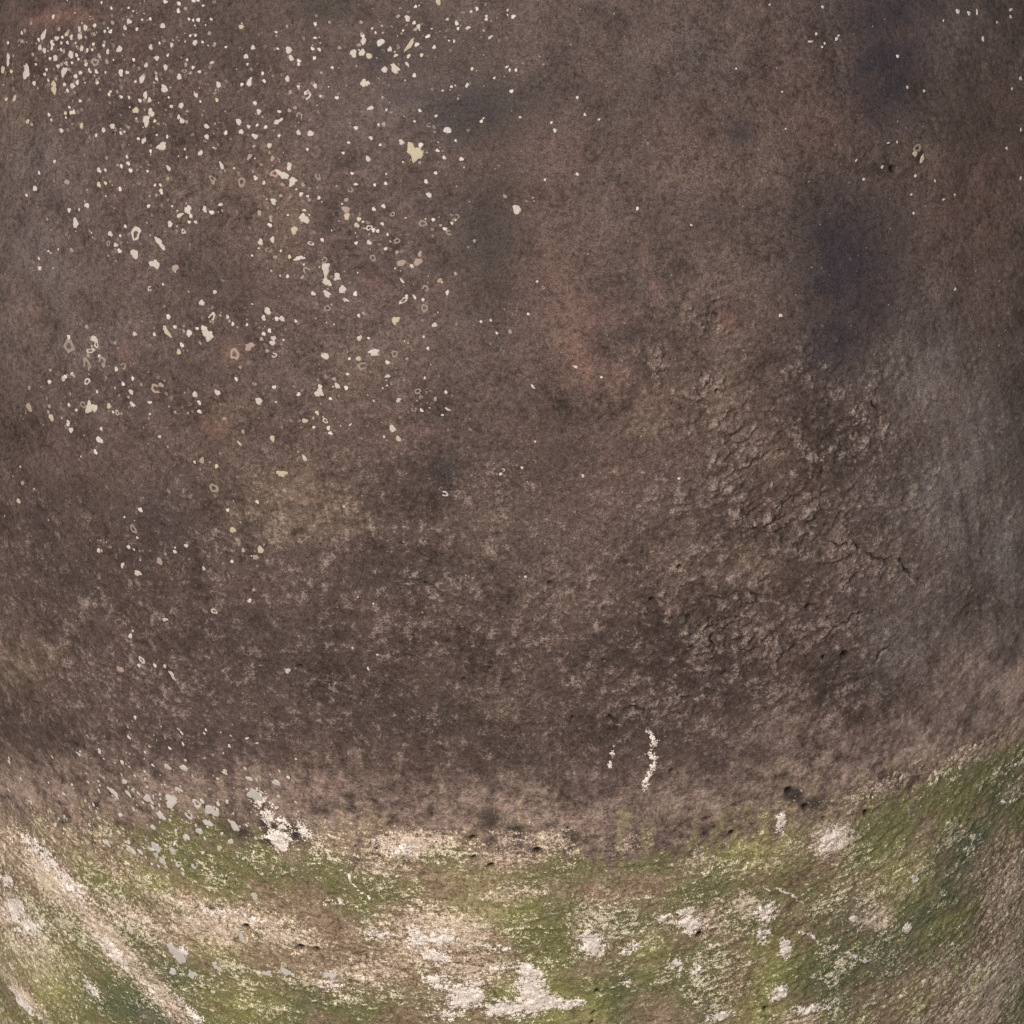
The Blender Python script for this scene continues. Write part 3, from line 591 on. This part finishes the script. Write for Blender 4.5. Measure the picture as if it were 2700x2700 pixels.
def crust_shape(r_, ring, wild=1.0):
    """unit crust: irregular outline, low domed or a ring with an open middle; returns verts, faces"""
    n = 13 if wild < 1.5 else 26
    ph = [r_.uniform(0, 6.28) for _ in range(4)]
    def rad(a):
        return 1 + wild * (.15 * math.sin(2 * a + ph[0]) + .11 * math.sin(3 * a + ph[1]) + .08 * math.sin(5 * a + ph[2]) + r_.uniform(-.09, .09))
    vs, fs = [], []
    A = [2 * math.pi * (i + r_.uniform(-.25, .25)) / n for i in range(n)]
    R = [rad(a) for a in A]
    def ringv(k, z, j=0.0):
        vs.extend((math.cos(a) * q_ * k * (1 + r_.uniform(-j, j)), math.sin(a) * q_ * k * (1 + r_.uniform(-j, j)), z + r_.uniform(-.09, .09)) for a, q_ in zip(A, R))
    ringv(1.0, -.12); ringv(.84, .26)
    if not ring:
        ringv(.45, .30, .15)
        vs.append((0, 0, .16))
        L = 3
    else:
        ringv(.55, .16, .12); ringv(.45, -.12, .1)
        L = 4
    for l in range(L - 1):
        for i in range(n):
            j = (i + 1) % n
            fs.append((l * n + i, l * n + j, (l + 1) * n + j, (l + 1) * n + i))
    if not ring:
        for i in range(n):
            fs.append((2 * n + i, 2 * n + (i + 1) % n, 3 * n))
    elif r_.random() < .45:                     # some rings have crumbled open on one side
        k = r_.randrange(n)
        gone = {(l * n + (k + m_) % n) for l in range(L - 1) for m_ in range(3)}
        fs = [f for i, f in enumerate(fs) if i not in gone]
    return vs, fs

rr = random.Random(5)
variants = {}
for key in lm:
    for ring in (False, True, 'wild'):
        L = []
        for k in range(8):
            vs, fs = crust_shape(rr, ring is True, 1.5 if ring == 'wild' else 1.0)
            m_ = bpy.data.meshes.new('lichen_spot')
            m_.from_pydata(vs, [], fs)
            m_.polygons.foreach_set('use_smooth', np.ones(len(fs), bool))
            m_.materials.append(lm[key])
            L.append((m_, vs, fs))
        variants[key, ring] = L

sx = np.array([s[0] for s in spots]); sy = np.array([s[1] for s in spots])
sth, sh = pix_to_surface(sx, sy)
def surf_frame(th, h):
    """wall point with its relief, and east, up, normal directions"""
    i = int(np.clip(np.searchsorted(HR, h), 0, N_R - 1)); j = int(np.clip(np.searchsorted(th_d, th), 0, N_D - 1))
    n = Vector(NRM[i, j])
    e = Vector((math.cos(th), math.sin(th), 0))
    return Vector(P[i, j]), e, n.cross(e).normalized(), n.normalized()

small = {k: ([], []) for k in lm}
def place(th, h, r, fl, part):
    p, e, u, n = surf_frame(th, h)
    key = next((c for c in 'ypwdf' if c in fl), '')
    ring = 'r' in fl
    if h < 320 and key in ('', 'p') and rr.random() < .8:
        key = 'w'
    if key == '' and rr.random() < .12:
        key = rr.choice('yw')
    if ring and key in ('', 'y') and rr.random() < .85:
        key = 'd'
    vd = (CAM - p).normalized()
    e = e / max(math.sqrt(max(1 - e.dot(vd) ** 2, 0)), .5)      # spots keep the size they show in the photograph
    u = u / max(math.sqrt(max(1 - u.dot(vd) ** 2, 0)), .5)
    rot = rr.uniform(0, 6.28)
    kx, ky = rr.uniform(.85, 1.15), rr.uniform(.75, 1.05)
    if 'e' in fl:
        kx, ky = 1.15, .52
        rot = rr.choice((rr.uniform(.3, 1.2), rr.uniform(-.9, -.2)))
        if h < 250: rot = rr.uniform(-.9, -.3)
    m_, vs, fs = rr.choice(variants[key, 'wild' if (r > 11 and not ring) else ring])
    c, s = math.cos(rot), math.sin(rot)
    ax = (e * c + u * s) * (r * K * kx); ay = (u * c - e * s) * (r * K * ky); az = n * (min(r, 7) * K * rr.uniform(.6, .9))
    p = p + n * (.25 * K)
    if part:
        o = bpy.data.objects.new('lichen_spot', m_)
        M = Matrix(((ax.x, ay.x, az.x, p.x), (ax.y, ay.y, az.y, p.y), (ax.z, ay.z, az.z, p.z), (0, 0, 0, 1)))
        o.matrix_world = M
        link(o, jar)
    else:
        V_, F_ = small[key]
        b = len(V_)
        V_.extend(tuple(p + ax * v[0] + ay * v[1] + az * v[2]) for v in vs)
        F_.extend(tuple(i + b for i in f) for f in fs)

for i, s in enumerate(spots):
    place(sth[i], sh[i], s[2] * 1.12, s[3], i < 298)

# the fine specks between the spots, thickest where the spots are
cand = [s for s in spots if s[1] < 1500 and s[0] < 1400]
pts = []
for _ in range(1500):
    b = rr.choice(cand)
    pts.append((b[0] + rr.gauss(0, 38), b[1] + rr.gauss(0, 34), rr.choice((1.4, 1.8, 2.2, 2.6, 3.2, 4.2, 5.2)), rr.choice(('', 'd', 'd', 'f', 'f', 'f', 'fr'))))
for _ in range(150):
    pts.append((rr.uniform(1300, 2690), rr.uniform(0, 1000), rr.choice((1.2, 1.5, 1.9, 2.3)), rr.choice(('f', 'd', 'd', 'f'))))
for _ in range(340):
    pts.append((rr.uniform(0, 2690), rr.uniform(900, 2050), rr.choice((1.3, 1.6, 2.0, 2.6)), rr.choice(('d', 'f', 'f', 'f'))))
for _ in range(330):
    pts.append((rr.gauss(430, 170), rr.gauss(2150, 130), rr.choice((2, 3, 4, 5)), rr.choice(('', '', 'd', 'p', 'y')) + rr.choice(('e', ''))))
pts = [p for p in pts if -80 < p[0] < 2780 and -80 < p[1] < 2780]
pth, ph_ = pix_to_surface([p[0] for p in pts], [p[1] for p in pts])
for i, p in enumerate(pts):
    place(pth[i], ph_[i], p[2], p[3], False)

V_, F_, MI = [], [], []
sm = bpy.data.meshes.new('lichen_specks')
for k, key in enumerate(lm):
    v, f = small[key]
    b = len(V_)
    V_ += v; F_ += [tuple(i + b for i in ff) for ff in f]; MI += [k] * len(f)
    sm.materials.append(lm[key])
sm.from_pydata(V_, [], F_)
sm.polygons.foreach_set('material_index', np.array(MI, np.int32))
sm.polygons.foreach_set('use_smooth', np.ones(len(F_), bool))
so = link(bpy.data.objects.new('lichen_specks', sm), jar)
so['kind'] = 'stuff'
